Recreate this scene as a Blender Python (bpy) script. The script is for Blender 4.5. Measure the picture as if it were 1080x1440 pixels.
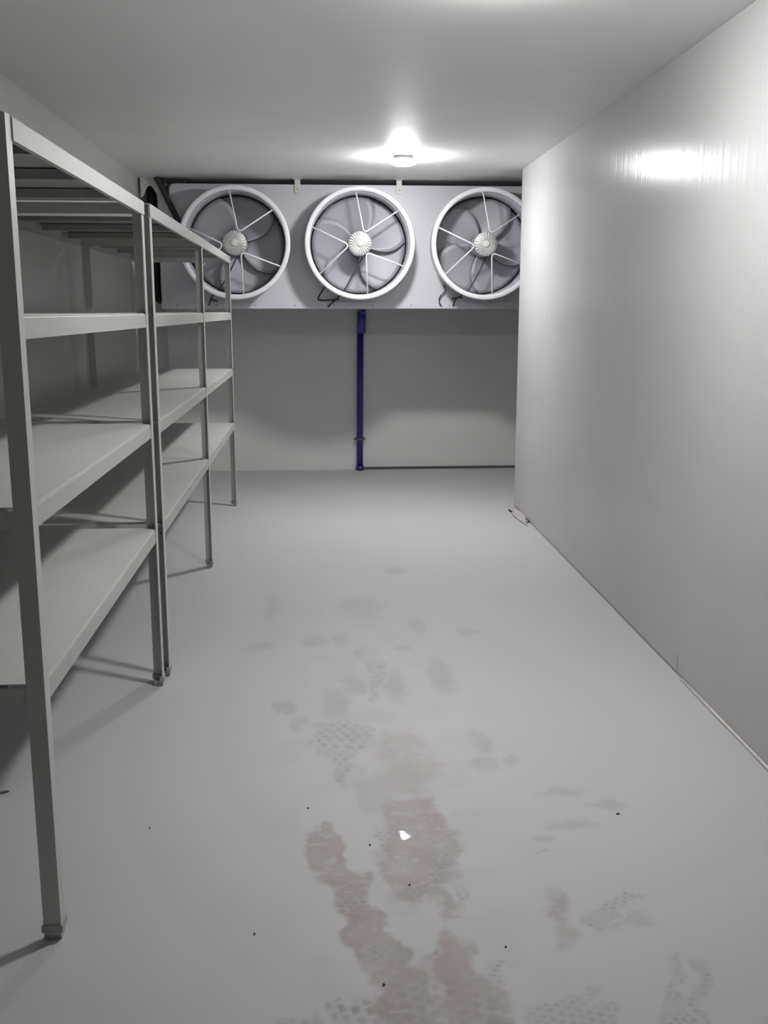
import bpy, bmesh, math, random
import numpy as np
from mathutils import Vector, Matrix

random.seed(7)
S = bpy.context.scene
COL = S.collection
for o in list(bpy.data.objects):
    bpy.data.objects.remove(o, do_unlink=True)

# ------------------------------------------------------------------ camera
cam_d = bpy.data.cameras.new('camera')
cam_d.sensor_fit = 'VERTICAL'
cam_d.sensor_height = 36.0
cam_d.sensor_width = 27.0
cam_d.lens = 1413.0 / 1440.0 * 36.0
cam_d.clip_start = 0.02
cam_d.clip_end = 60
cam = bpy.data.objects.new('camera', cam_d)
COL.objects.link(cam)
PITCH, YAW = math.radians(11.2865), math.radians(3.970)
cam.location = (0, 0, 1.5)
cam.rotation_euler = (math.radians(90) - PITCH, 0, -YAW)
S.camera = cam

# ------------------------------------------------------------------ world, exposure
w = bpy.data.worlds.new('world')
S.world = w
w.use_nodes = True
w.node_tree.nodes['Background'].inputs[0].default_value = (0.02, 0.02, 0.02, 1)
w.node_tree.nodes['Background'].inputs[1].default_value = 0.2
S.view_settings.view_transform = 'Standard'
S.view_settings.look = 'None'
S.view_settings.exposure = 0.0
S.view_settings.gamma = 1.0
S.view_settings.use_curve_mapping = False
LAMP_A = 460.0      # emission strength of the lamp above the fans
LAMP_B = 345.0      # emission strength of the nearer lamp
LAMPS = [((0.624, 7.10, 2.53), LAMP_A), ((0.61, 3.27, 2.53), LAMP_B)]

# ------------------------------------------------------------------ dimensions
CEIL = 2.53
XL = -1.355           # left wall face
YB = 9.62            # back wall face
YF = -3.2            # wall behind the camera
XA = 2.35            # alcove side wall
YE = 7.66            # end of the right wall
def xr(y):           # right wall face, very slightly skewed
    return 1.462 + 0.0122 * y

# ------------------------------------------------------------------ helpers
WP = {}
def link(o, parent=None, loc=(0, 0, 0)):
    COL.objects.link(o)
    loc = Vector(loc)
    WP[o.name] = loc.copy()
    if parent is not None:
        o.parent = parent
        o.location = loc - WP[parent.name]
    else:
        o.location = loc
    return o

def obj(name, mesh, mat=None, parent=None, loc=(0, 0, 0), smooth=False):
    if mat is not None and not mesh.materials:
        mesh.materials.append(mat)
    if smooth:
        mesh.shade_smooth()
    o = bpy.data.objects.new(name, mesh)
    return link(o, parent, loc)

def tag(o, label=None, cat=None, group=None, kind=None):
    if label: o['label'] = label
    if cat: o['category'] = cat
    if group: o['group'] = group
    if kind: o['kind'] = kind
    return o

def empty(name, loc, label, cat, group=None):
    o = bpy.data.objects.new(name, None)
    o.empty_display_size = 0.1
    link(o, None, loc)
    return tag(o, label, cat, group)

def struct(o):
    o['kind'] = 'structure'
    return o

def pymesh(name, v, f):
    m = bpy.data.meshes.new(name)
    m.from_pydata([tuple(p) for p in v], [], f)
    m.update()
    return m

def from_bm(bm, name='mesh', recalc=True):
    if recalc:
        bmesh.ops.recalc_face_normals(bm, faces=bm.faces)
    m = bpy.data.meshes.new(name)
    bm.to_mesh(m)
    bm.free()
    return m

def bm_box(bm, x0, x1, y0, y1, z0, z1, bev=0.0):
    ps = [(x0,y0,z0),(x1,y0,z0),(x1,y1,z0),(x0,y1,z0),(x0,y0,z1),(x1,y0,z1),(x1,y1,z1),(x0,y1,z1)]
    vs = [bm.verts.new(p) for p in ps]
    fs = [bm.faces.new([vs[i] for i in q]) for q in ((3,2,1,0),(4,5,6,7),(0,1,5,4),(1,2,6,5),(2,3,7,6),(3,0,4,7))]
    if bev > 0:
        es = list({e for f in fs for e in f.edges})
        bmesh.ops.bevel(bm, geom=es, offset=bev, segments=2, profile=0.6, affect='EDGES')

_cache = {}
def box_mesh(sx, sy, sz, bev=0.0):
    k = ('box', round(sx, 4), round(sy, 4), round(sz, 4), bev)
    if k not in _cache:
        bm = bmesh.new()
        bm_box(bm, -sx/2, sx/2, -sy/2, sy/2, -sz/2, sz/2, bev)
        _cache[k] = from_bm(bm, 'box')
    return _cache[k]

def box(name, x0, x1, y0, y1, z0, z1, mat, parent=None, bev=0.0):
    m = box_mesh(x1-x0, y1-y0, z1-z0, bev)
    if not m.materials:
        m.materials.append(mat)
    elif m.materials[0] is not mat:
        m = m.copy(); m.materials.clear(); m.materials.append(mat)
    return obj(name, m, None, parent, ((x0+x1)/2, (y0+y1)/2, (z0+z1)/2))

def bm_prism(bm, prof, axis, a0, a1):
    """closed 2-D profile extruded along an axis ('x': (y,z), 'y': (x,z), 'z': (x,y))"""
    def P(u, v, a):
        return {'x': (a, u, v), 'y': (u, a, v), 'z': (u, v, a)}[axis]
    A = [bm.verts.new(P(u, v, a0)) for u, v in prof]
    B = [bm.verts.new(P(u, v, a1)) for u, v in prof]
    n = len(prof)
    bm.faces.new(A); bm.faces.new(B[::-1])
    for i in range(n):
        j = (i+1) % n
        bm.faces.new((A[i], B[i], B[j], A[j]))

def bm_lathe(bm, prof, n=64, c=(0, 0, 0), closed=True):
    """profile of (radius, y) spun about the y axis"""
    rings = []
    for i in range(n):
        a = 2*math.pi*i/n
        rings.append([bm.verts.new((c[0]+r*math.cos(a), c[1]+y, c[2]+r*math.sin(a))) for r, y in prof])
    m = len(prof)
    for i in range(n):
        A, B = rings[i], rings[(i+1) % n]
        for k in range(m if closed else m-1):
            l = (k+1) % m
            bm.faces.new((A[k], A[l], B[l], B[k]))
    return rings

def bm_tube(bm, pts, r, n=8, sub=6):
    """smooth tube through points (Catmull-Rom)"""
    P = [Vector(p) for p in pts]
    path = []
    if len(P) == 2 or sub <= 1:
        path = P
    else:
        Q = [P[0]*2-P[1]] + P + [P[-1]*2-P[-2]]
        for i in range(1, len(Q)-2):
            for s in range(sub):
                t = s/sub
                a, b, c, d = Q[i-1], Q[i], Q[i+1], Q[i+2]
                path.append(0.5*((2*b)+(c-a)*t+(2*a-5*b+4*c-d)*t*t+(3*b-a-3*c+d)*t**3))
        path.append(P[-1])
    up = Vector((0, 1, 0.02)).normalized()
    rings = []
    for i, p in enumerate(path):
        t = (path[min(i+1, len(path)-1)]-path[max(i-1, 0)]).normalized()
        u = t.cross(up)
        if u.length < 1e-3: u = t.cross(Vector((1, 0, 0)))
        u.normalize(); v = t.cross(u)
        rings.append([bm.verts.new(p+u*r*math.cos(2*math.pi*k/n)+v*r*math.sin(2*math.pi*k/n)) for k in range(n)])
    for A, B in zip(rings, rings[1:]):
        for k in range(n):
            l = (k+1) % n
            bm.faces.new((A[k], A[l], B[l], B[k]))
    bm.faces.new(rings[0][::-1]); bm.faces.new(rings[-1])

def tube(name, pts, r, mat, parent=None, n=8, sub=6, loc=(0, 0, 0)):
    bm = bmesh.new(); bm_tube(bm, pts, r, n, sub)
    return obj(name, from_bm(bm), mat, parent, loc, smooth=True)

# ------------------------------------------------------------------ materials
def mat_new(name):
    m = bpy.data.materials.new(name)
    m.use_nodes = True
    nt = m.node_tree
    return m, nt, nt.nodes['Principled BSDF']

def simple(name, col, rough=0.5, metal=0.0, var=0.06, scale=14.0, bump=0.0, spec=0.5):
    """plain coat with a little mottling"""
    m, nt, b = mat_new(name)
    N, L = nt.nodes, nt.links
    tc = N.new('ShaderNodeTexCoord')
    no = N.new('ShaderNodeTexNoise'); no.inputs['Scale'].default_value = scale; no.inputs['Detail'].default_value = 5
    L.new(tc.outputs['Object'], no.inputs['Vector'])
    mx = N.new('ShaderNodeMix'); mx.data_type = 'RGBA'
    mx.inputs[6].default_value = tuple(c*(1-var) for c in col)+(1,)
    mx.inputs[7].default_value = tuple(min(1, c*(1+var)) for c in col)+(1,)
    L.new(no.outputs['Fac'], mx.inputs[0]); L.new(mx.outputs[2], b.inputs['Base Color'])
    b.inputs['Roughness'].default_value = rough
    b.inputs['Metallic'].default_value = metal
    b.inputs['Specular IOR Level'].default_value = spec
    if bump > 0:
        bp = N.new('ShaderNodeBump'); bp.inputs['Strength'].default_value = bump; bp.inputs['Distance'].default_value = 0.002
        L.new(no.outputs['Fac'], bp.inputs['Height']); L.new(bp.outputs['Normal'], b.inputs['Normal'])
    return m

def panel_mat(name, col, rough, axis, bump, spec=0.5, scale=60.0, dist=0.001):
    """painted steel sandwich panel: fine rolled ribs running along one direction.
    axis = coordinate the rib pattern varies along"""
    m, nt, b = mat_new(name)
    N, L = nt.nodes, nt.links
    tc = N.new('ShaderNodeTexCoord')
    mp = N.new('ShaderNodeMapping')
    sc = {'x': (1, 0.0, 0.0), 'y': (0.0, 1, 0.0)}[axis]
    mp.inputs['Scale'].default_value = sc
    L.new(tc.outputs['Object'], mp.inputs['Vector'])
    n1 = N.new('ShaderNodeTexNoise'); n1.inputs['Scale'].default_value = scale; n1.inputs['Detail'].default_value = 3
    L.new(mp.outputs['Vector'], n1.inputs['Vector'])
    bp = N.new('ShaderNodeBump'); bp.inputs['Strength'].default_value = bump; bp.inputs['Distance'].default_value = dist
    L.new(n1.outputs['Fac'], bp.inputs['Height'])
    # slight waviness of the sheet
    n2 = N.new('ShaderNodeTexNoise'); n2.inputs['Scale'].default_value = 1.6; n2.inputs['Detail'].default_value = 2
    L.new(tc.outputs['Object'], n2.inputs['Vector'])
    bp2 = N.new('ShaderNodeBump'); bp2.inputs['Strength'].default_value = 0.25; bp2.inputs['Distance'].default_value = 0.004
    L.new(n2.outputs['Fac'], bp2.inputs['Height']); L.new(bp2.outputs['Normal'], bp.inputs['Normal'])
    L.new(bp.outputs['Normal'], b.inputs['Normal'])
    mx = N.new('ShaderNodeMix'); mx.data_type = 'RGBA'
    mx.inputs[6].default_value = tuple(c*0.95 for c in col)+(1,)
    mx.inputs[7].default_value = tuple(min(1, c*1.04) for c in col)+(1,)
    n3 = N.new('ShaderNodeTexNoise'); n3.inputs['Scale'].default_value = 2.5; n3.inputs['Detail'].default_value = 4
    L.new(tc.outputs['Object'], n3.inputs['Vector'])
    L.new(n3.outputs['Fac'], mx.inputs[0]); L.new(mx.outputs[2], b.inputs['Base Color'])
    b.inputs['Roughness'].default_value = rough
    b.inputs['Specular IOR Level'].default_value = spec
    return m

M = {}
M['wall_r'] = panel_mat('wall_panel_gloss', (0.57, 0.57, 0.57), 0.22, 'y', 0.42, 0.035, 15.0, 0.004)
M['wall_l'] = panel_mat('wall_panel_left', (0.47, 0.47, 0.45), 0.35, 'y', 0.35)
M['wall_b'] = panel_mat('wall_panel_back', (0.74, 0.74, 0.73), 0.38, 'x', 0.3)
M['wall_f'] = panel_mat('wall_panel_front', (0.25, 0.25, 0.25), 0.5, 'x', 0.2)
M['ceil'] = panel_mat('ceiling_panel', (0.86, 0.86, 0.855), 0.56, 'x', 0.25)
M['steel'] = simple('shelf_steel', (0.54, 0.54, 0.52), 0.42, 0.0, 0.06, 9, 0.05)
M['rail'] = simple('shelf_rail_steel', (0.45, 0.45, 0.435), 0.48, 0.0, 0.07, 12, 0.05)
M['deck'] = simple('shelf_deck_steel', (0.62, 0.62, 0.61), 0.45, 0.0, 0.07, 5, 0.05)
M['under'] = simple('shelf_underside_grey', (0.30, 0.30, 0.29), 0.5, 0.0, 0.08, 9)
M['foot'] = simple('grey_plastic_foot', (0.38, 0.38, 0.37), 0.6, 0, 0.12, 40)
M['unit'] = simple('cooler_sheet', (0.56, 0.555, 0.60), 0.38, 0, 0.03, 5)
M['ring'] = simple('fan_shroud_white', (0.74, 0.74, 0.77), 0.35, 0, 0.03, 8)
M['duct'] = simple('fan_duct_grey', (0.45, 0.45, 0.50), 0.4, 0, 0.04, 8)
M['blade'] = simple('fan_blade_metal', (0.36, 0.36, 0.40), 0.46, 0.05, 0.05, 6)
M['motor'] = simple('motor_casting', (0.66, 0.66, 0.65), 0.45, 0.1, 0.08, 40, 0.2)
M['coil'] = simple('coil_fins', (0.42, 0.42, 0.46), 0.45, 0.4, 0.1, 20)
M['blue'] = simple('blue_pipe', (0.035, 0.03, 0.21), 0.4, 0, 0.15, 20)
M['blue2'] = simple('blue_coupling', (0.06, 0.07, 0.32), 0.4, 0, 0.15, 20)
M['black'] = simple('black_rubber', (0.02, 0.02, 0.025), 0.6, 0, 0.2, 30)
M['cable'] = simple('dark_cable', (0.03, 0.03, 0.06), 0.5, 0, 0.2, 30)
M['white_pl'] = simple('white_plastic', (0.75, 0.75, 0.73), 0.5, 0, 0.04, 20)
M['seal'] = simple('sealant', (0.52, 0.50, 0.49), 0.6, 0, 0.12, 30, 0.2)
M['trim'] = simple('aluminium_trim', (0.50, 0.47, 0.46), 0.4, 0.3, 0.15, 12)
M['dark'] = simple('dark_joint', (0.10, 0.10, 0.10), 0.8, 0, 0.3, 20)
M['foam'] = simple('foam_residue', (0.54, 0.50, 0.505), 0.9, 0, 0.15, 60, 0.4)
M['dirt'] = simple('dirt_flake', (0.12, 0.11, 0.105), 0.8, 0, 0.3, 60)
M['bracket'] = simple('galvanised_bracket', (0.58, 0.58, 0.54), 0.45, 0.1, 0.08, 20)

def floor_mat():
    m, nt, b = mat_new('frosted_floor')
    N, L = nt.nodes, nt.links
    def math_(op, a, bv=None):
        n = N.new('ShaderNodeMath'); n.operation = op
        for i, v in enumerate((a, bv)):
            if v is None: continue
            if isinstance(v, (int, float)): n.inputs[i].default_value = v
            else: L.new(v, n.inputs[i])
        return n.outputs[0]
    def mixc(f, a, c):
        n = N.new('ShaderNodeMix'); n.data_type = 'RGBA'
        if isinstance(f, (int, float)): n.inputs[0].default_value = f
        else: L.new(f, n.inputs[0])
        for i, v in ((6, a), (7, c)):
            if isinstance(v, tuple): n.inputs[i].default_value = v+(1,)
            else: L.new(v, n.inputs[i])
        return n.outputs[2]
    tc = N.new('ShaderNodeTexCoord')
    def noise(s, d=4, r=0.55):
        n = N.new('ShaderNodeTexNoise'); n.inputs['Scale'].default_value = s; n.inputs['Detail'].default_value = d
        n.inputs['Roughness'].default_value = r
        L.new(tc.outputs['Object'], n.inputs['Vector']); return n.outputs['Fac']
    at = N.new('ShaderNodeAttribute'); at.attribute_name = 'stain'
    sp = N.new('ShaderNodeSeparateColor'); L.new(at.outputs['Color'], sp.inputs[0])
    wet, tread, grey = sp.outputs[0], sp.outputs[1], sp.outputs[2]
    big = noise(0.9, 3); mid = noise(5, 5); fine = noise(70, 4, 0.7)
    frost = mixc(big, (0.53, 0.53, 0.54), (0.58, 0.58, 0.59))
    frost = mixc(math_('MULTIPLY', mid, 0.25), frost, (0.51, 0.49, 0.49))
    g = math_('MULTIPLY', grey, math_('ADD', math_('MULTIPLY', mid, 0.9), 0.12))
    c = mixc(g, frost, (0.33, 0.33, 0.33))
    wv = math_('MULTIPLY', wet, math_('ADD', math_('MULTIPLY', fine, 0.5), 0.62))
    c = mixc(wv, c, (0.335, 0.283, 0.274))
    c = mixc(math_('MULTIPLY', tread, math_('ADD', math_('MULTIPLY', fine, 0.7), 0.3)), c, (0.26, 0.25, 0.24))
    L.new(c, b.inputs['Base Color'])
    ro = math_('SUBTRACT', math_('SUBTRACT', 0.56, math_('MULTIPLY', wet, 0.10)), math_('MULTIPLY', at.outputs['Alpha'], 0.34))
    L.new(ro, b.inputs['Roughness'])
    b.inputs['Specular IOR Level'].default_value = 0.4
    bp = N.new('ShaderNodeBump'); bp.inputs['Strength'].default_value = 0.12; bp.inputs['Distance'].default_value = 0.003
    hgt = math_('SUBTRACT', fine, math_('MULTIPLY', math_('MAXIMUM', tread, math_('MULTIPLY', wet, 0.6)), 1.0))
    L.new(hgt, bp.inputs['Height']); L.new(bp.outputs['Normal'], b.inputs['Normal'])
    return m
M['floor'] = floor_mat()

def lamp_mat(name, strength):
    m, nt, b = mat_new(name)
    b.inputs['Base Color'].default_value = (1, 1, 1, 1)
    b.inputs['Emission Color'].default_value = (1.0, 0.99, 0.985, 1)
    b.inputs['Emission Strength'].default_value = strength
    return m

# ------------------------------------------------------------------ floor with footprints
WET=[
[(0.009, 2.787), (0.057, 2.691), (0.058, 2.511), (0.13, 2.473), (0.116, 2.327), (0.16, 2.285), (0.163, 2.21), (0.216, 2.162), (0.216, 2.102), (0.252, 2.051), (0.263, 1.973), (0.296, 1.956), (0.376, 1.928), (0.406, 1.877), (0.396, 1.83), (0.115, 1.849), (0.118, 1.983), (0.103, 2.077), (0.056, 2.236), (0.038, 2.414), (-0.033, 2.484), (-0.047, 2.661)] ,
[(0.224, 2.899), (0.339, 2.921), (0.372, 2.789), (0.406, 2.604), (0.372, 2.456), (0.318, 2.416), (0.357, 2.271), (0.32, 2.246), (0.29, 2.376), (0.226, 2.33), (0.189, 2.373), (0.164, 2.526), (0.164, 2.621), (0.207, 2.681), (0.189, 2.802)] ,
[(0.315, 2.213), (0.361, 2.152), (0.356, 2.052), (0.391, 2.01), (0.412, 1.962), (0.394, 1.83), (0.265, 1.839), (0.276, 1.995), (0.249, 2.117)] ,
[(0.244, 3.427), (0.356, 3.395), (0.402, 3.215), (0.385, 3.075), (0.294, 2.951), (0.21, 2.957), (0.211, 3.229)] ,
[(0.594, 2.351), (0.629, 2.337), (0.614, 2.222), (0.63, 2.178), (0.607, 2.117), (0.565, 2.1), (0.581, 2.281)] ,
]
TREAD=[
[(0.044, 2.007), (0.078, 1.978), (0.127, 1.953), (0.129, 1.848), (0.005, 1.857), (0.014, 1.975)] ,
[(-0.103, 1.912), (-0.074, 1.934), (-0.006, 1.93), (0.002, 1.857), (-0.11, 1.865)] ,
[(0.385, 2.099), (0.434, 2.104), (0.419, 2.023), (0.38, 2.01)] ,
[(0.198, 2.403), (0.28, 2.397), (0.285, 2.335), (0.214, 2.32)] ,
[(0.114, 2.178), (0.213, 2.189), (0.211, 2.054), (0.139, 2.059)] ,
[(-0.015, 3.516), (0.083, 3.534), (0.207, 3.453), (0.189, 3.316), (0.118, 3.173), (0.086, 3.002), (0.061, 3.003), (0.056, 3.177), (-0.015, 3.244)] ,
[(0.205, 4.193), (0.298, 4.187), (0.284, 3.992), (0.232, 3.705), (0.207, 3.707), (0.216, 3.966)] ,
[(-0.17, 3.76), (-0.087, 3.727), (-0.094, 3.596), (-0.165, 3.627)] ,
[(0.653, 2.242), (0.787, 2.35), (0.861, 2.357), (0.739, 2.236), (0.668, 2.175)] ,
[(0.674, 2.196), (0.786, 2.255), (0.847, 2.274), (0.726, 2.193)] ,
[(0.436, 1.933), (0.529, 1.953), (0.632, 1.999), (0.642, 1.971), (0.588, 1.931), (0.649, 1.936), (0.661, 1.917), (0.616, 1.806), (0.413, 1.82)] ,
[(0.824, 2.092), (0.862, 2.11), (0.83, 2.004), (0.787, 1.952), (0.821, 1.932), (0.775, 1.795), (0.687, 1.801), (0.769, 1.954)] ,
[(0.879, 2.068), (0.897, 2.047), (0.8, 1.794), (0.775, 1.795), (0.838, 1.976)] ,
[(0.164, 2.723), (0.222, 2.706), (0.211, 2.57), (0.161, 2.573)] ,
[(0.345, 2.436), (0.403, 2.421), (0.39, 2.338), (0.35, 2.341)] ,
]
GREY=[
(0.232, 4.994, 0.109, 0.195),(-0.23, 5.026, 0.041, 0.197),(-0.254, 4.42, 0.054, 0.056),(-0.013, 4.46, 0.061, 0.077),(0.109, 4.49, 0.037, 0.118),(0.38, 4.339, 0.036, 0.044),(0.515, 3.976, 0.05, 0.194),(0.486, 4.664, 0.038, 0.128),(0.716, 4.566, 0.05, 0.049),(0.147, 3.88, 0.054, 0.105),(0.318, 3.868, 0.043, 0.183),(-0.131, 3.677, 0.041, 0.067),(-0.073, 3.52, 0.029, 0.075),(-0.043, 3.344, 0.019, 0.034),(0.08, 3.077, 0.017, 0.088),(0.068, 3.716, 0.051, 0.14),(0.147, 3.41, 0.048, 0.083),(0.179, 2.995, 0.068, 0.075),(0.291, 3.006, 0.068, 0.095),(0.573, 3.312, 0.037, 0.091),(0.555, 3.143, 0.045, 0.061),(0.651, 3.177, 0.027, 0.042),(0.47, 5.733, 0.062, 0.075),(0.185, 4.263, 0.023, 0.053),(0.772, 2.914, 0.067, 0.027),(0.889, 2.819, 0.065, 0.025),(0.742, 2.699, 0.07, 0.023),(0.628, 2.646, 0.031, 0.022),(0.621, 2.563, 0.015, 0.008),(0.612, 2.35, 0.017, 0.036),(0.805, 2.231, 0.033, 0.028),(0.183, 2.917, 0.056, 0.107),]
DEB= [(-0.503, 2.774), (-0.164, 2.233), (-0.036, 2.863), (0.142, 2.632), (0.905, 2.762), (0.442, 2.14), (-1.001, 3.033), (-0.021, 9.789), (0.14, 2.023), (0.236, 2.421)]
TREAD += [[(0.12, 1.84), (0.39, 1.83), (0.40, 1.98), (0.30, 2.02), (0.24, 2.10), (0.15, 2.06)],
          [(0.06, 2.24), (0.045, 2.44), (0.11, 2.45), (0.15, 2.28)], [(0.27, 2.55), (0.38, 2.62), (0.36, 2.48), (0.30, 2.44)]]
def grid_axis(segs):
    out = []
    for a, b_, st in segs:
        n = max(1, int(round((b_-a)/st)))
        out += [a+(b_-a)*i/n for i in range(n)]
    out.append(segs[-1][1])
    return np.array(out)

gx = grid_axis([(XL-0.1, -0.4, 0.08), (-0.4, 1.0, 0.0055), (1.0, XA+0.1, 0.08)])
gy = grid_axis([(YF-0.1, 1.75, 0.25), (1.75, 2.4, 0.0055), (2.4, 3.1, 0.007), (3.1, 4.2, 0.011), (4.2, 6.0, 0.02), (6.0, YB+0.1, 0.2)])
X, Y = np.meshgrid(gx, gy)
rng = np.random.RandomState(3)
def vnoise(x, y, f, seed):
    """cheap smooth value noise"""
    r = np.random.RandomState(seed).rand(64, 64)
    u, v = x*f, y*f
    i, j = np.floor(u).astype(int), np.floor(v).astype(int)
    a, b_ = u-i, v-j
    a = a*a*(3-2*a); b_ = b_*b_*(3-2*b_)
    q = lambda p, s: r[p % 64, s % 64]
    return (q(i, j)*(1-a)+q(i+1, j)*a)*(1-b_)+(q(i, j+1)*(1-a)+q(i+1, j+1)*a)*b_
def poly_sdf(px, py, poly):
    """signed distance, positive inside"""
    d = np.full(px.shape, 1e9); ins = np.zeros(px.shape, bool)
    n = len(poly)
    for k in range(n):
        (x0, y0), (x1, y1) = poly[k], poly[(k+1) % n]
        ex, ey = x1-x0, y1-y0
        t = np.clip(((px-x0)*ex+(py-y0)*ey)/(ex*ex+ey*ey+1e-12), 0, 1)
        d = np.minimum(d, np.hypot(px-x0-t*ex, py-y0-t*ey))
        if y0 != y1:
            c = (y0 > py) != (y1 > py)
            ins ^= c & (px < (x1-x0)*(py-y0)/(y1-y0)+x0)
    return np.where(ins, d, -d)
def sm(a, b_, v):
    t = np.clip((v-a)/(b_-a), 0, 1); return t*t*(3-2*t)
wx = X+(vnoise(X, Y, 22, 1)-0.5)*0.035+(vnoise(X, Y, 70, 2)-0.5)*0.014
wy = Y+(vnoise(X, Y, 20, 3)-0.5)*0.045+(vnoise(X, Y, 65, 4)-0.5)*0.016
wet = np.zeros(X.shape); tread = np.zeros(X.shape); grey = np.zeros(X.shape)
for k, p in enumerate(WET):
    a = [1, 1, 1, 0.55, 0.6][k]
    soft = [0.012, 0.02, 0.016, 0.05, 0.02][k]
    s = sm(-soft, soft*0.8, poly_sdf(wx, wy, p))
    wet = np.maximum(wet, a*s*(0.62+0.5*vnoise(X, Y, 14, 20+k)))
# thin scraped lines of frost left inside the wet patches
wet = wet*(1-0.4*sm(0.62, 0.85, vnoise(X*0.5+Y*0.4, Y*1.5-X*0.3, 46, 95))*sm(0.45, 0.6, vnoise(X, Y, 9, 96)))
wet = wet*(1-0.35*sm(0.68, 0.9, vnoise(X, Y, 60, 97)))
for k, p in enumerate(TREAD):
    d = poly_sdf(wx, wy, p)
    s = sm(-0.006, 0.012, d)
    ang = [0.4, 0.2, 1.5, 0.3, 0.8, 0.5, 1.4, 0.2, 0.75, 0.6, 1.25, 0.35, 1.5, 1.4, 0.2, 1.1, 1.45, 1.3][k]
    far = np.mean([q[1] for q in p]) > 2.9
    per = 0.034 if far else (0.030 if k in (0, 1, 15) else 0.019)
    u = (X*math.cos(ang)+Y*math.sin(ang))/per; v = (-X*math.sin(ang)+Y*math.cos(ang))/(per*1.25)
    u = u+0.9*(vnoise(X, Y, 14, 50+k)-0.5); v = v+1.1*(vnoise(X, Y, 11, 150+k)-0.5)
    v = v+0.5*np.floor(u)
    pat = sm(0.12, 0.3, np.abs(u-np.floor(u)-0.5)*-1+0.5)*sm(0.08, 0.3, np.abs(v-np.floor(v)-0.5)*-1+0.5)
    amp = 0.55 if far else (1.0 if k in (0, 1) else 0.72)
    tread = np.maximum(tread, amp*s*pat*(0.1+1.1*vnoise(X, Y, 20, 70+k)))
    grey = np.maximum(grey, 0.42*s)
for k, (ex, ey, rx, ry) in enumerate(GREY):
    d = np.hypot((wx-ex)/(rx*1.25), (wy-ey)/(ry*1.2))
    grey = np.maximum(grey, (0.62 if ey < 4.2 else 0.5)*(1-sm(0.45, 1.25, d)))
# broad trodden lane down the middle of the aisle
lane = np.exp(-((X-0.2-0.25*(vnoise(X, Y, 1.2, 90)-0.5))/0.33)**2)*sm(6.5, 4.5, Y) if False else np.exp(-((X-0.2)/0.33)**2)*np.clip((5.6-Y)/2.0, 0, 1)
grey = np.maximum(grey, 0.30*lane*sm(0.42, 0.75, vnoise(X, Y, 9, 91)))
puddle = 1-sm(0.6, 1.1, np.hypot((wx-0.236)/0.013, (wy-2.685)/0.028))
ny, nx = X.shape
verts = np.stack([X.ravel(), Y.ravel(), np.zeros(X.size)], 1)
idx = np.arange(ny*nx).reshape(ny, nx)
quads = np.stack([idx[:-1, :-1], idx[:-1, 1:], idx[1:, 1:], idx[1:, :-1]], -1).reshape(-1, 4)
fm = bpy.data.meshes.new('floor')
fm.vertices.add(len(verts)); fm.vertices.foreach_set('co', verts.ravel())
fm.loops.add(quads.size); fm.loops.foreach_set('vertex_index', quads.ravel().astype(np.int32))
fm.polygons.add(len(quads)); fm.polygons.foreach_set('loop_start', (np.arange(len(quads))*4).astype(np.int32))
fm.update(calc_edges=True)
ca = fm.attributes.new('stain', 'FLOAT_COLOR', 'POINT')
ca.data.foreach_set('color', np.stack([wet.ravel(), tread.ravel(), grey.ravel(), puddle.ravel()], 1).ravel().astype(np.float32))
floor = struct(obj('floor', fm, M['floor']))

# ------------------------------------------------------------------ shell
T = 0.1
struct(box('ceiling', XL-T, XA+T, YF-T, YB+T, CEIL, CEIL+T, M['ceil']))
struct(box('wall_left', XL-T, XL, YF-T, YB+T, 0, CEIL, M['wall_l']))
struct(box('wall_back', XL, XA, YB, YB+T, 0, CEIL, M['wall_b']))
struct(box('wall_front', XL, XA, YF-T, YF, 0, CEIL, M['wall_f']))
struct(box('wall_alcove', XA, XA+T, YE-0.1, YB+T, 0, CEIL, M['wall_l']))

# right wall: a core with steel-faced panels side by side and sealed joints
bm = bmesh.new()
bm_prism(bm, [(xr(YF)+0.0061, YF), (xr(YE-0.002)+0.0061, YE-0.002), (XA, YE-0.002), (XA, YE-0.1), (xr(YE)+T, YE-0.1), (xr(YF)+T, YF)], 'z', 0.0, CEIL)
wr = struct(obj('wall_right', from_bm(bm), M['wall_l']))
seams = [YF, -2.58, -1.65, -0.72, 0.21, 1.14, 2.07, 3.0, 3.93, 4.86, 5.79, 6.72, YE]
for i, (a, b_) in enumerate(zip(seams, seams[1:])):
    gap = lambda y: 0.005 if y == 3.93 else 0.0015
    g = gap(a)
    a2, b2 = a+(g if i else 0), b_-(gap(b_) if b_ != YE else 0)
    bm = bmesh.new()
    bm_prism(bm, [(xr(a2), a2), (xr(b2), b2), (xr(b2)+0.006, b2), (xr(a2)+0.006, a2)], 'z', 0.010, CEIL-0.001)
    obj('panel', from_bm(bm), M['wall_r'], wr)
    if i:
        z0 = 0.085 if a == 3.93 else 0.010
        bm = bmesh.new()
        bm_prism(bm, [(xr(a)+0.0002, a-g), (xr(a)+0.0002, a+g), (xr(a)+0.006, a+g), (xr(a)+0.006, a-g)], 'z', z0, CEIL-0.001)
        obj('joint_sealant', from_bm(bm), M['wall_r'], wr)
# end cap of the right wall (folded sheet around the panel edge)
box('end_cap', xr(YE)+0.0, XA, YE-0.002, YE+0.004, 0.004, CEIL-0.001, M['wall_l'], wr)

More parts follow.
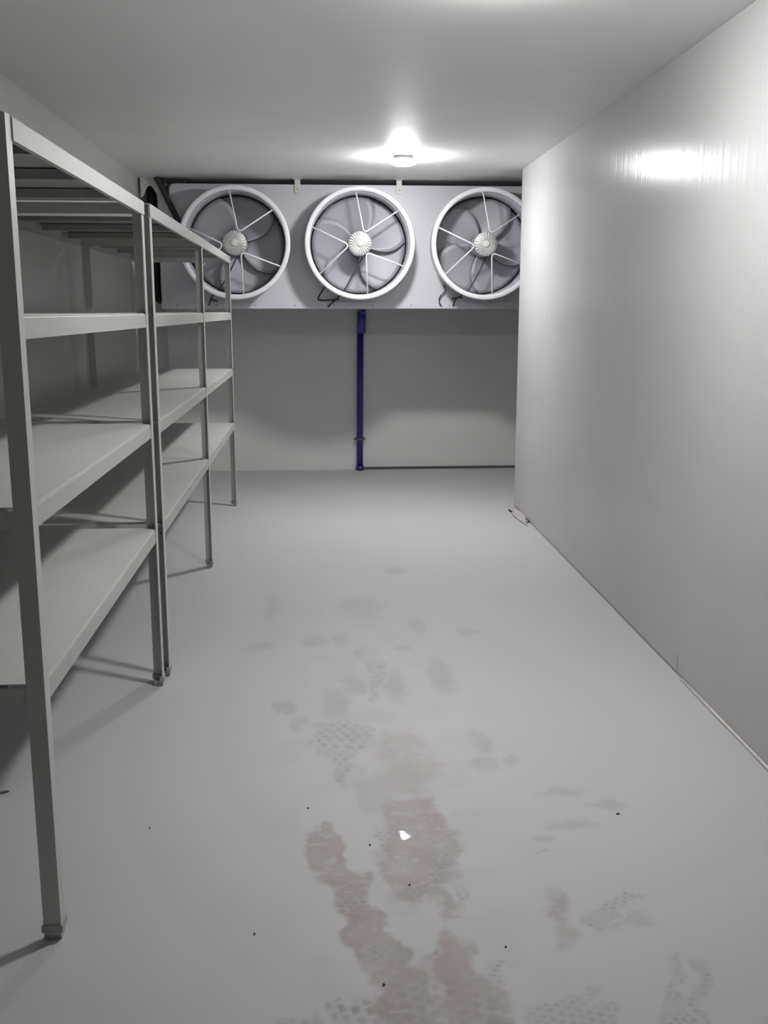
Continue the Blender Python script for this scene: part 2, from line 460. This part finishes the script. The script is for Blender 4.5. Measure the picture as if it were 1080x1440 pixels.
# bead at the foot of the right wall, loose at the near end
bm = bmesh.new()
for y0, y1 in ((YF, 3.86),):
    n = 40
    prof = [(0, 0.001), (-0.011, 0.001), (-0.011, 0.003), (-0.008, 0.007), (-0.004, 0.010), (0, 0.011)]
    R = []
    for i in range(n+1):
        y = y0+(y1-y0)*i/n
        wob = 0.002*math.sin(i*1.7)+0.0015*math.sin(i*0.6)
        R.append([bm.verts.new((xr(y)-0.001+u*(1+wob*60), y, max(0.001, v*(1+wob*40)))) for u, v in prof])
    for A, B in zip(R, R[1:]):
        for k in range(len(prof)):
            l = (k+1) % len(prof)
            bm.faces.new((A[k], B[k], B[l], A[l]))
    bm.faces.new(R[0]); bm.faces.new(R[-1][::-1])
struct(obj('trim_1', from_bm(bm), M['trim']))
# dark base channel under the back wall, right of the drain pipe
struct(box('trim_2', 0.47, XA-0.001, YB-0.012, YB+0.001, 0.001, 0.024, M['dark']))

# ------------------------------------------------------------------ ceiling lamps
def ceiling_lamp(loc, strength, label, i):
    x, y, z = loc
    r = empty('ceiling_lamp', (x, y, z), label, 'lamp', 'round ceiling lamps')
    def spin(prof, n=32):
        bm = bmesh.new()
        rings = []
        for k in range(n):
            a = 2*math.pi*k/n
            rings.append([bm.verts.new((rr*math.cos(a), rr*math.sin(a), zz)) for rr, zz in prof])
        for A, B in zip(rings, rings[1:]+rings[:1]):
            for q in range(len(prof)-1):
                bm.faces.new((A[q], A[q+1], B[q+1], B[q]))
        bmesh.ops.remove_doubles(bm, verts=bm.verts, dist=1e-5)
        return from_bm(bm)
    obj('lamp_base', spin([(0, -0.0005), (0.070, -0.0005), (0.070, -0.018), (0.086, -0.022), (0.086, -0.031), (0, -0.031)]), M['white_pl'], r, loc, True)
    dome = [(0, -0.030), (0.086, -0.030), (0.090, -0.036)]
    for k in range(1, 9):
        a = math.pi/2*k/8
        dome.append((0.090*math.cos(a) if k < 8 else 0.0, -0.036-0.030*math.sin(a)))
    obj('lamp_glass', spin(dome), lamp_mat('lamp_glow_%d' % i, strength), r, loc, True)
    return r
ceiling_lamp(LAMPS[0][0], LAMPS[0][1], 'glowing round ceiling lamp in front of the fan cooler', 0)
ceiling_lamp(LAMPS[1][0], LAMPS[1][1], 'glowing ceiling lamp over the aisle nearer the viewer', 1)

# ------------------------------------------------------------------ shelving racks
LEVELS = [1.905, 1.490, 1.068, 0.652]
RH = 0.050
PW, PT = 0.042, 0.003
def upright_mesh(sx, sy):
    """angle-iron post, corner at origin, flanges towards sx (x) and sy (y)"""
    k = ('post', sx, sy)
    if k not in _cache:
        bm = bmesh.new()
        prof = [(0, 0), (sx*PW, 0), (sx*PW, sy*PT), (sx*PT, sy*PT), (sx*PT, sy*PW), (0, sy*PW)]
        bm_prism(bm, prof, 'z', 0.012, LEVELS[0])
        _cache[k] = from_bm(bm)
    return _cache[k]
def foot_mesh(sx, sy):
    k = ('foot', sx, sy)
    if k not in _cache:
        bm = bmesh.new()
        e = 0.004
        p0 = [(-sx*e, -sy*e), (sx*(PW+e), -sy*e), (sx*(PW+e), sy*0.012), (sx*0.012, sy*0.012), (sx*0.012, sy*(PW+e)), (-sx*e, sy*(PW+e))]
        bm_prism(bm, p0, 'z', 0.022, 0.040)
        p1 = [(sx*0.001, sy*0.001), (sx*(PW-0.006), sy*0.001), (sx*(PW-0.006), sy*(PW-0.006)), (sx*0.001, sy*(PW-0.006))]
        bm_prism(bm, p1, 'z', 0.0005, 0.022)
        _cache[k] = from_bm(bm)
    return _cache[k]
def rail_mesh(length, s):
    """L beam along y; face at x=0, flange towards s"""
    k = ('rail', round(length, 4), s)
    if k not in _cache:
        bm = bmesh.new()
        b = 0.004
        prof = [(0, 0), (0, RH-b), (s*b*0.3, RH-b*0.3), (s*b, RH), (s*0.028, RH), (s*0.028, RH-0.003), (s*0.003, RH-0.003), (s*0.003, 0.003), (s*0.014, 0.003), (s*0.014, 0)]
        bm_prism(bm, prof, 'y', -length/2, length/2)
        _cache[k] = from_bm(bm)
    return _cache[k]
def rib_mesh(length):
    k = ('rib', round(length, 4))
    if k not in _cache:
        bm = bmesh.new()
        prof = [(-0.028, 0.0), (-0.018, 0.0), (-0.016, -0.026), (0.016, -0.026), (0.018, 0.0), (0.028, 0.0), (0.028, -0.002), (0.020, -0.002), (0.018, -0.028), (-0.018, -0.028), (-0.020, -0.002), (-0.028, -0.002)]
        # as a hat section, profile in (y, z)
        bm_prism(bm, prof, 'x', -length/2, length/2)
        _cache[k] = from_bm(bm)
    return _cache[k]

def rack(xf, xb, ys, label, near_corner):
    """ys: frame positions, the near corner of each post pair"""
    root = empty('storage_rack', ((xf+xb)/2, (ys[0]+ys[-1])/2, 0), label, 'shelving', 'steel racks along the left wall')
    last = len(ys)-1
    for k, y in enumerate(ys):
        sy = 1 if (k == 0 and near_corner) else -1
        for x, sx in ((xf, -1), (xb, 1)):
            p = obj('upright', upright_mesh(sx, sy), M['steel'], root, (x, y, 0))
            obj('foot', foot_mesh(sx, sy), M['foot'], p, (x, y, 0))
        for z in LEVELS:
            yy = y+(PT+0.002)*sy
            y0, y1 = (yy, yy+0.003*sy) if sy > 0 else (yy+0.003*sy, yy)
            box('crossbeam', xb+0.006, xf-0.006, y0, y1, z-RH+0.004, z-0.006, M['steel'], root)
    for k in range(last):
        a, b_ = ys[k], ys[k+1]
        for li, z in enumerate(LEVELS):
            if li == 0:
                a2, b2 = (a+PW if near_corner and k == 0 else (a-PW if k == 0 else a)), b_
                off = 0.0035
            else:
                a2, b2 = (a-0.036 if k == 0 and not near_corner else a+0.006), b_-0.006
                off = -0.0035
            obj('rail', rail_mesh(b2-a2, -1), M['rail'], root, (xf+off, (a2+b2)/2, z-RH))
            obj('rail', rail_mesh(b2-a2, 1), M['rail'], root, (xb-off, (a2+b2)/2, z-RH))
            # deck sheet with a raised pressed field
            kk = ('deck', round(b_-a, 4), round(xf-xb, 4))
            if kk not in _cache:
                bm = bmesh.new()
                w2, l2 = (xf-xb)/2-0.0075, (b_-a)/2-0.008
                bm_box(bm, -w2, w2, -l2, l2, 0.0002, 0.0030, 0.0008)
                for f_ in bm.faces:
                    f_.normal_update()
                dm = from_bm(bm)
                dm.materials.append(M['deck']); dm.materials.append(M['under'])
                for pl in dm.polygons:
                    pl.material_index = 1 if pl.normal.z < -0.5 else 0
                _cache[kk] = dm
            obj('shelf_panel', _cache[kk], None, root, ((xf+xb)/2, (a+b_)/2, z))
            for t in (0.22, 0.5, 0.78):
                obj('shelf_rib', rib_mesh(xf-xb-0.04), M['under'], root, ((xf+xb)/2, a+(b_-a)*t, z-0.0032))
    return root
rack(-0.630, -1.285, [2.245, 3.975], 'grey steel shelf rack nearest the viewer, one bay long', True)
rack(-0.618, -1.285, [4.085, 5.915, 7.845], 'farther grey steel shelf rack, two bays long, reaching the cooler', False)

# ------------------------------------------------------------------ fan cooler
FY = 8.35            # front sheet
RY = 8.10            # front of the fan shrouds
FX = [-0.600, 0.3745, 1.369]
FZ = 2.0225
UX0, UX1, UZ0, UZ1 = -1.208, 1.99, 1.521, 2.487
unit = empty('evaporator_cooler', ((UX0+UX1)/2, 8.4, UZ0), 'white ceiling-hung cooler with three large round fans', 'cooler')
RO, RI = 0.432, 0.391

# front sheet with three round holes
bm = bmesh.new()
cuts = [UX0, (FX[0]+FX[1])/2, (FX[1]+FX[2])/2, UX1]
HZ0 = UZ0+0.052
for k in range(3):
    x0, x1, z0, z1 = cuts[k], cuts[k+1], HZ0, UZ1
    cx, cz = FX[k], FZ
    angs = [2*math.pi*i/64 for i in range(64)]
    for px_, pz_ in ((x0, z0), (x1, z0), (x1, z1), (x0, z1)):
        angs.append(math.atan2(pz_-cz, px_-cx) % (2*math.pi))
    angs = sorted(set(round(a, 6) for a in angs))
    inner, outer = [], []
    for a in angs:
        dx, dz = math.cos(a), math.sin(a)
        t = 1e9
        if dx > 1e-9: t = min(t, (x1-cx)/dx)
        if dx < -1e-9: t = min(t, (x0-cx)/dx)
        if dz > 1e-9: t = min(t, (z1-cz)/dz)
        if dz < -1e-9: t = min(t, (z0-cz)/dz)
        inner.append(bm.verts.new((cx+RI*0.99*dx, FY, cz+RI*0.99*dz)))
        outer.append(bm.verts.new((cx+t*dx, FY, cz+t*dz)))
    n = len(angs)
    for i in range(n):
        j = (i+1) % n
        bm.faces.new((inner[i], outer[i], outer[j], inner[j]))
bmesh.ops.remove_doubles(bm, verts=bm.verts, dist=1e-4)
r = bmesh.ops.extrude_face_region(bm, geom=list(bm.faces))
bmesh.ops.translate(bm, verts=[v for v in r['geom'] if isinstance(v, bmesh.types.BMVert)], vec=(0, 0.003, 0))
obj('front_panel', from_bm(bm), M['unit'], unit)
# casing: top, ends and back sheets
box('top_panel', UX0, UX1, FY+0.003, 9.02, UZ1-0.003, UZ1, M['unit'], unit)
box('end_panel', UX0, UX0+0.003, FY+0.003, 9.02, UZ0+0.05, UZ1-0.003, M['unit'], unit)
box('end_panel', UX1-0.003, UX1, FY+0.003, 9.02, UZ0+0.05, UZ1-0.003, M['unit'], unit)
# drip tray with folded lip
bm = bmesh.new()
bm_prism(bm, [(FY-0.006, UZ0+0.055), (FY-0.006, UZ0+0.004), (FY-0.002, UZ0), (9.02, UZ0), (9.026, UZ0+0.055), (9.023, UZ0+0.055), (9.018, UZ0+0.003), (FY-0.002, UZ0+0.006), (FY-0.001, UZ0+0.055)], 'x', UX0-0.004, UX1+0.004)
tray = obj('drip_tray', from_bm(bm), M['unit'], unit)
def rivet(x, y, z, parent):
    if 'riv' not in _cache:
        bm = bmesh.new(); bm_lathe(bm, [(0.0001, -0.004), (0.006, -0.003), (0.008, 0.0), (0.0001, 0.0)], 10)
        _cache['riv'] = from_bm(bm)
    return obj('screw', _cache['riv'], M['foot'], parent, (x, y, z))
for i in range(10):
    rivet(UX0+0.12+i*0.315, FY-0.006, UZ0+0.028, tray)
# coil: stacked horizontal fin rows behind the fans
bm = bmesh.new()
z = UZ0+0.07
while z < UZ1-0.03:
    bm_box(bm, UX0+0.02, UX1-0.02, 8.60, 8.92, z, z+0.014)
    z += 0.030
coil = obj('coil', from_bm(bm), M['coil'], unit)
tag(coil, kind='stuff')
box('coil_core', UX0+0.02, UX1-0.02, 8.635, 8.90, UZ0+0.06, UZ1-0.02, M['coil'], unit)

def shroud_mesh():
    if 'shroud' not in _cache:
        bm = bmesh.new()
        prof = [(RI+0.003, 0.012), (RI+0.007, 0.003), (RI+0.012, 0.0), (RO-0.010, 0.0), (RO-0.004, 0.002), (RO, 0.008), (RO, 0.026), (RO-0.010, 0.030), (RO-0.012, 0.249),
                (RO-0.016, 0.249), (RO-0.014, 0.030), (RI+0.006, 0.030), (RI, 0.028)]
        bm_lathe(bm, prof, 96)
        _cache['shroud'] = from_bm(bm)
    return _cache['shroud']
def duct_mesh():
    if 'duct' not in _cache:
        bm = bmesh.new()
        bm_lathe(bm, [(RI+0.001, 0.029), (RI+0.005, 0.031), (RI+0.002, 0.22), (RI-0.003, 0.33), (RI-0.007, 0.33), (RI-0.002, 0.22)], 96)
        _cache['duct'] = from_bm(bm)
    return _cache['duct']
def motor_mesh():
    if 'motor' not in _cache:
        bm = bmesh.new()
        n = 40
        prof = []
        for i in range(n*4):
            a = 2*math.pi*i/(n*4)
            rr = 0.088 if i % 4 in (1, 2) else 0.078
            prof.append((rr*math.cos(a), rr*math.sin(a)))
        bm_prism(bm, prof, 'y', 0.012, 0.20)
        bm_lathe(bm, [(0.0005, 0.20), (0.070, 0.20), (0.055, 0.235), (0.030, 0.24), (0.0005, 0.24)], 32, closed=False)
        _cache['motor'] = from_bm(bm)
    return _cache['motor']
def cover_mesh():
    if 'cover' not in _cache:
        bm = bmesh.new()
        bm_lathe(bm, [(0.0005, -0.026), (0.022, -0.025), (0.027, -0.018), (0.032, -0.010), (0.060, -0.007), (0.078, 0.0), (0.090, 0.010), (0.092, 0.030), (0.088, 0.030), (0.0005, 0.028)], 48, closed=False)
        for i in range(24):                      # radial cooling ribs on the bell
            a = 2*math.pi*i/24
            ca_, sa = math.cos(a), math.sin(a)
            vs = []
            for rr, yy in ((0.036, -0.008), (0.092, 0.012), (0.093, -0.006), (0.080, -0.016), (0.036, -0.020)):
                vs.append((rr, yy))
            A = [bm.verts.new((q*ca_-0.0026*sa, yy, q*sa+0.0026*ca_)) for q, yy in vs]
            B = [bm.verts.new((q*ca_+0.0026*sa, yy, q*sa-0.0026*ca_)) for q, yy in vs]
            bm.faces.new(A); bm.faces.new(B[::-1])
            for q in range(5):
                l = (q+1) % 5
                bm.faces.new((A[q], B[q], B[l], A[l]))
        _cache['cover'] = from_bm(bm)
    return _cache['cover']
def blade_mesh():
    if 'blade' not in _cache:
        NR, NC = 9, 8
        top, bot = [], []
        for i in range(NR+1):
            t = i/NR
            r_ = 0.075+(0.376-0.075)*t
            span = math.radians(74+4*math.sin(t*math.pi))       # chord in angle
            sweep = math.radians(22)*t*t
            pitch = 0.080-0.035*t
            for j in range(NC+1):
                s = j/NC-0.5
                a = s*span+sweep
                y = s*pitch+0.018*(1-4*s*s)
                top.append((r_*math.cos(a), y, r_*math.sin(a)))
                bot.append((r_*math.cos(a), y+0.003, r_*math.sin(a)))
        v = top+bot; o_ = len(top); f = []
        q = lambda i, j: i*(NC+1)+j
        for i in range(NR):
            for j in range(NC):
                f.append((q(i, j), q(i+1, j), q(i+1, j+1), q(i, j+1)))
                f.append(tuple(o_+k for k in (q(i, j), q(i, j+1), q(i+1, j+1), q(i+1, j))))
        ed = [q(0, j) for j in range(NC+1)]+[q(i, NC) for i in range(1, NR+1)]+[q(NR, j) for j in range(NC-1, -1, -1)]+[q(i, 0) for i in range(NR-1, 0, -1)]
        for a, b_ in zip(ed, ed[1:]+ed[:1]):
            f.append((a, b_, o_+b_, o_+a))
        m = pymesh('blade', v, f)
        bm = bmesh.new(); bm.from_mesh(m); bmesh.ops.recalc_face_normals(bm, faces=bm.faces); bm.to_mesh(m); bm.free()
        m.shade_smooth()
        _cache['blade'] = m
    return _cache['blade']
def strut_mesh(mid):
    k = ('strut', mid)
    if k not in _cache:
        bm = bmesh.new()
        P = lambda a, r_, y: (r_*math.cos(math.radians(a)), y, r_*math.sin(math.radians(a)))
        h_ = 27.5
        bm_tube(bm, [P(mid-h_, RI+0.012, 0.022), P(mid-9, 0.108, 0.008), P(mid, 0.098, 0.006), P(mid+9, 0.108, 0.008), P(mid+h_, RI+0.012, 0.022)], 0.0058, 8, 1)
        _cache[k] = from_bm(bm)
    return _cache[k]

rot0 = [20, 52, 5]
for k, cx in enumerate(FX):
    c = (cx, RY, FZ)
    sh = obj('fan_shroud', shroud_mesh(), M['ring'], unit, c, True)
    obj('fan_duct', duct_mesh(), M['duct'], sh, c, True)
    obj('fan_motor', motor_mesh(), M['motor'], sh, (cx, RY+0.01, FZ))
    obj('motor_cover', cover_mesh(), M['motor'], sh, (cx, RY+0.01, FZ))
    for mid in (67.0, 189.0, 306.0):
        obj('mounting_strut', strut_mesh(mid), M['ring'], sh, c, True)
    hub = obj('fan_hub', _cache.setdefault('hub', (lambda: (lambda b: (bm_lathe(b, [(0.0005, -0.03), (0.075, -0.03), (0.085, -0.02), (0.085, 0.05), (0.0005, 0.05)], 32, closed=False), from_bm(b))[1])(bmesh.new()))()), M['blade'], sh, (cx, RY+0.265, FZ))
    for b_ in range(5):
        bo = obj('fan_blade', blade_mesh(), M['blade'], sh, (cx, RY+0.265, FZ))
        bo.rotation_euler = (0, math.radians(rot0[k]+72*b_), 0)

# supply cables hanging under the fans
def cable(pts, r=0.006, mat='cable'):
    return tube('cable', pts, r, M[mat], unit)
cable([(0.399, RY+0.12, 1.920), (0.311, RY+0.10, 1.770), (0.254, RY+0.10, 1.671), (0.197, FY-0.03, 1.604), (0.121, FY-0.02, 1.536)])
cable([(0.099, FY-0.015, 1.697), (0.048, FY-0.02, 1.614), (0.052, FY-0.022, 1.595), (0.104, FY-0.02, 1.589), (0.213, FY-0.015, 1.595)])
cable([(1.385, RY+0.12, 1.920), (1.317, RY+0.10, 1.780), (1.245, RY+0.10, 1.666), (1.172, FY-0.03, 1.604), (1.141, FY-0.02, 1.544)])
cable([(1.068, FY-0.012, 1.707), (1.081, FY-0.02, 1.666), (1.035, FY-0.02, 1.616), (1.032, FY-0.02, 1.567), (1.050, FY-0.02, 1.547)], 0.005)
cable([(1.131, FY-0.02, 1.599), (1.172, FY-0.022, 1.609), (1.222, FY-0.015, 1.611)], 0.006)
cable([(-0.591, RY+0.12, 1.920), (-0.664, RY+0.10, 1.780), (-0.736, RY+0.10, 1.666), (-0.804, FY-0.03, 1.619), (-0.835, FY-0.02, 1.547)])
cable([(-0.819, FY-0.02, 1.604), (-0.794, FY-0.022, 1.588), (-0.762, FY-0.015, 1.581)], 0.006)

# hangers between the casing and the ceiling
for x in (-0.109, 0.70, 1.78):
    bm = bmesh.new()
    bm_box(bm, x-0.022, x+0.022, FY-0.014, FY-0.004, 2.42, CEIL-0.006, 0.002)
    bm_box(bm, x-0.032, x+0.032, FY-0.05, FY+0.03, CEIL-0.006, CEIL-0.0005, 0.001)
    hg = obj('hanger', from_bm(bm), M['bracket'], unit)
    rivet(x, FY-0.014, 2.45, hg)
# arched end bracket between the casing and the left wall
bm = bmesh.new()
arch = [(-1.335, CEIL-0.0005), (-1.335, 2.375), (-1.312, 2.390), (-1.300, 2.425), (-1.280, 2.460), (-1.258, 2.468), (-1.236, 2.448), (-1.218, 2.415), (-1.205, 2.405), (-1.165, 2.402), (-1.172, 2.45), (-1.184, CEIL-0.0005)]
bm_prism(bm, arch, 'y', FY-0.022, FY-0.010)
tag(obj('end_bracket', from_bm(bm), M['bracket'], unit), 'pale arched bracket at the left end')
# insulated lines and cable bundle at the left end of the cooler
hz = tube('refrigerant_hose', [(-1.205, FY-0.055, CEIL-0.002), (-1.175, FY-0.055, 2.475), (-1.13, FY-0.05, 2.375), (-1.082, FY-0.045, 2.27), (-1.035, FY-0.04, 2.165), (-1.0, FY-0.04, 2.08), (-0.985, FY-0.036, 2.03)], 0.023, M['black'], unit, 12)
tag(hz, 'thick black hose')
hz2 = tube('cable', [(-1.150, FY-0.03, CEIL-0.002), (-1.148, FY-0.028, 2.46), (-1.125, FY-0.024, 2.40), (-1.122, FY-0.02, 2.45), (-1.106, FY-0.02, 2.485), (-1.066, FY-0.02, 2.497), (-0.98, FY-0.012, 2.502)], 0.011, M['black'], unit, 10)
sl = tube('suction_pipe', [(-1.285, 8.55, CEIL-0.002), (-1.280, 8.55, 2.2), (-1.28, 8.55, 1.75), (-1.278, 8.56, 1.64), (-1.25, 8.58, 1.60), (-1.205, 8.58, 1.595)], 0.040, M['black'], unit, 14)
tag(sl, 'black insulated pipe')

# ------------------------------------------------------------------ blue drain pipe
DX, DY = 0.432, YB-0.055
bm = bmesh.new(); bm_tube(bm, [(0, 0, 0.004), (0.003, 0, 0.6), (0.010, 0, 1.33)], 0.030, 20, 1)
dp = obj('drain_pipe', from_bm(bm), M['blue'], None, (DX, DY, 0), True)
tag(dp, 'dark blue drain pipe running down the back wall', 'pipe')
tube('coupling', [(0.019, 0, 1.30), (0.021, 0, 1.42), (0.022, 0, 1.50)], 0.041, M['blue2'], dp, 20, 1, (DX, DY, 0))
tube('upper_section', [(0.019, 0.0, 1.44), (0.018, -0.015, 1.478), (0.016, -0.06, 1.492), (0.016, -0.3, 1.495), (0.016, -0.535, 1.497)], 0.020, M['blue'], dp, 14, 5, (DX, DY, 0))
bm = bmesh.new()
prof = [(0.031, -0.011), (0.038, -0.011), (0.038, 0.011), (0.031, 0.011)]
rg = []
for i in range(24):
    a = 2*math.pi*i/24
    rg.append([bm.verts.new((r_*math.cos(a), r_*math.sin(a), zz)) for r_, zz in prof])
for A, B in zip(rg, rg[1:]+rg[:1]):
    for q in range(4):
        l = (q+1) % 4
        bm.faces.new((A[q], A[l], B[l], B[q]))
bm_box(bm, -0.058, -0.034, -0.008, 0.008, -0.010, 0.010, 0.002)
bm_box(bm, 0.034, 0.052, -0.008, 0.008, -0.010, 0.010, 0.002)
bm_box(bm, -0.012, 0.012, 0.034, 0.054, -0.009, 0.009)
tag(obj('pipe_clamp', from_bm(bm), M['dark'], dp, (DX, DY, 0.305)), 'dark pipe clamp')
tube('foot_collar', [(0, 0, 0.0015), (0, 0, 0.045)], 0.040, M['blue'], dp, 20, 1, (DX, DY, 0))

# ------------------------------------------------------------------ small things
# foam residue at the corner of the right wall
bm = bmesh.new()
bmesh.ops.create_icosphere(bm, subdivisions=4, radius=1.0)
for v in bm.verts:
    p = v.co
    n_ = 0.75+0.35*math.sin(p.x*5.1+p.y*3.3)*math.cos(p.z*4.0+p.x*2)+0.12*math.sin(p.x*17+p.z*13)*math.sin(p.y*15)
    v.co = Vector((p.x*0.045*n_, p.y*0.34*n_, max(-0.0, p.z)*0.020*n_+0.0005))
tag(obj('foam_residue', from_bm(bm), M['foam'], None, (xr(7.3)-0.035, 7.28, 0.0), True), 'pinkish foam residue on the floor at the right wall corner', 'residue')

FLAKE = {0: 'tiny dirt flake on bare floor right of the nearest rack post',
         1: 'tiny dirt flake on clean floor left of the wet patch, closest to the viewer',
         2: 'tiny dirt flake just beyond the tip of the left wet patch',
         3: 'tiny dirt flake on the floor between the two wet patches',
         4: 'small long dirt flake on clean floor out towards the right wall',
         5: 'tiny dirt flake right of the wet patch, before the tread prints',
         6: 'larger dirt flake on the floor beneath the nearest rack',
         8: 'dark dirt flake inside the wet patch nearest the viewer',
         9: 'dark dirt flake inside the wet patch just below the bright glint'}
for i, (x, y) in enumerate(DEB):
    if y > 9.5: continue
    bm = bmesh.new()
    n = 7
    rr = 0.0034 if i != 6 else 0.010
    P = [(rr*(0.6+0.6*random.random())*math.cos(2*math.pi*k/n)*(1.8 if i in (4, 6) else 1), rr*(0.6+0.6*random.random())*math.sin(2*math.pi*k/n)) for k in range(n)]
    bm_prism(bm, P, 'z', 0.0004, 0.0034)
    o = obj('dirt_flake', from_bm(bm), M['dirt'], None, (x, y, 0))
    o.rotation_euler = (0, 0, random.random()*0.5)
    tag(o, FLAKE[i], 'debris', 'dirt flakes scattered on the floor')
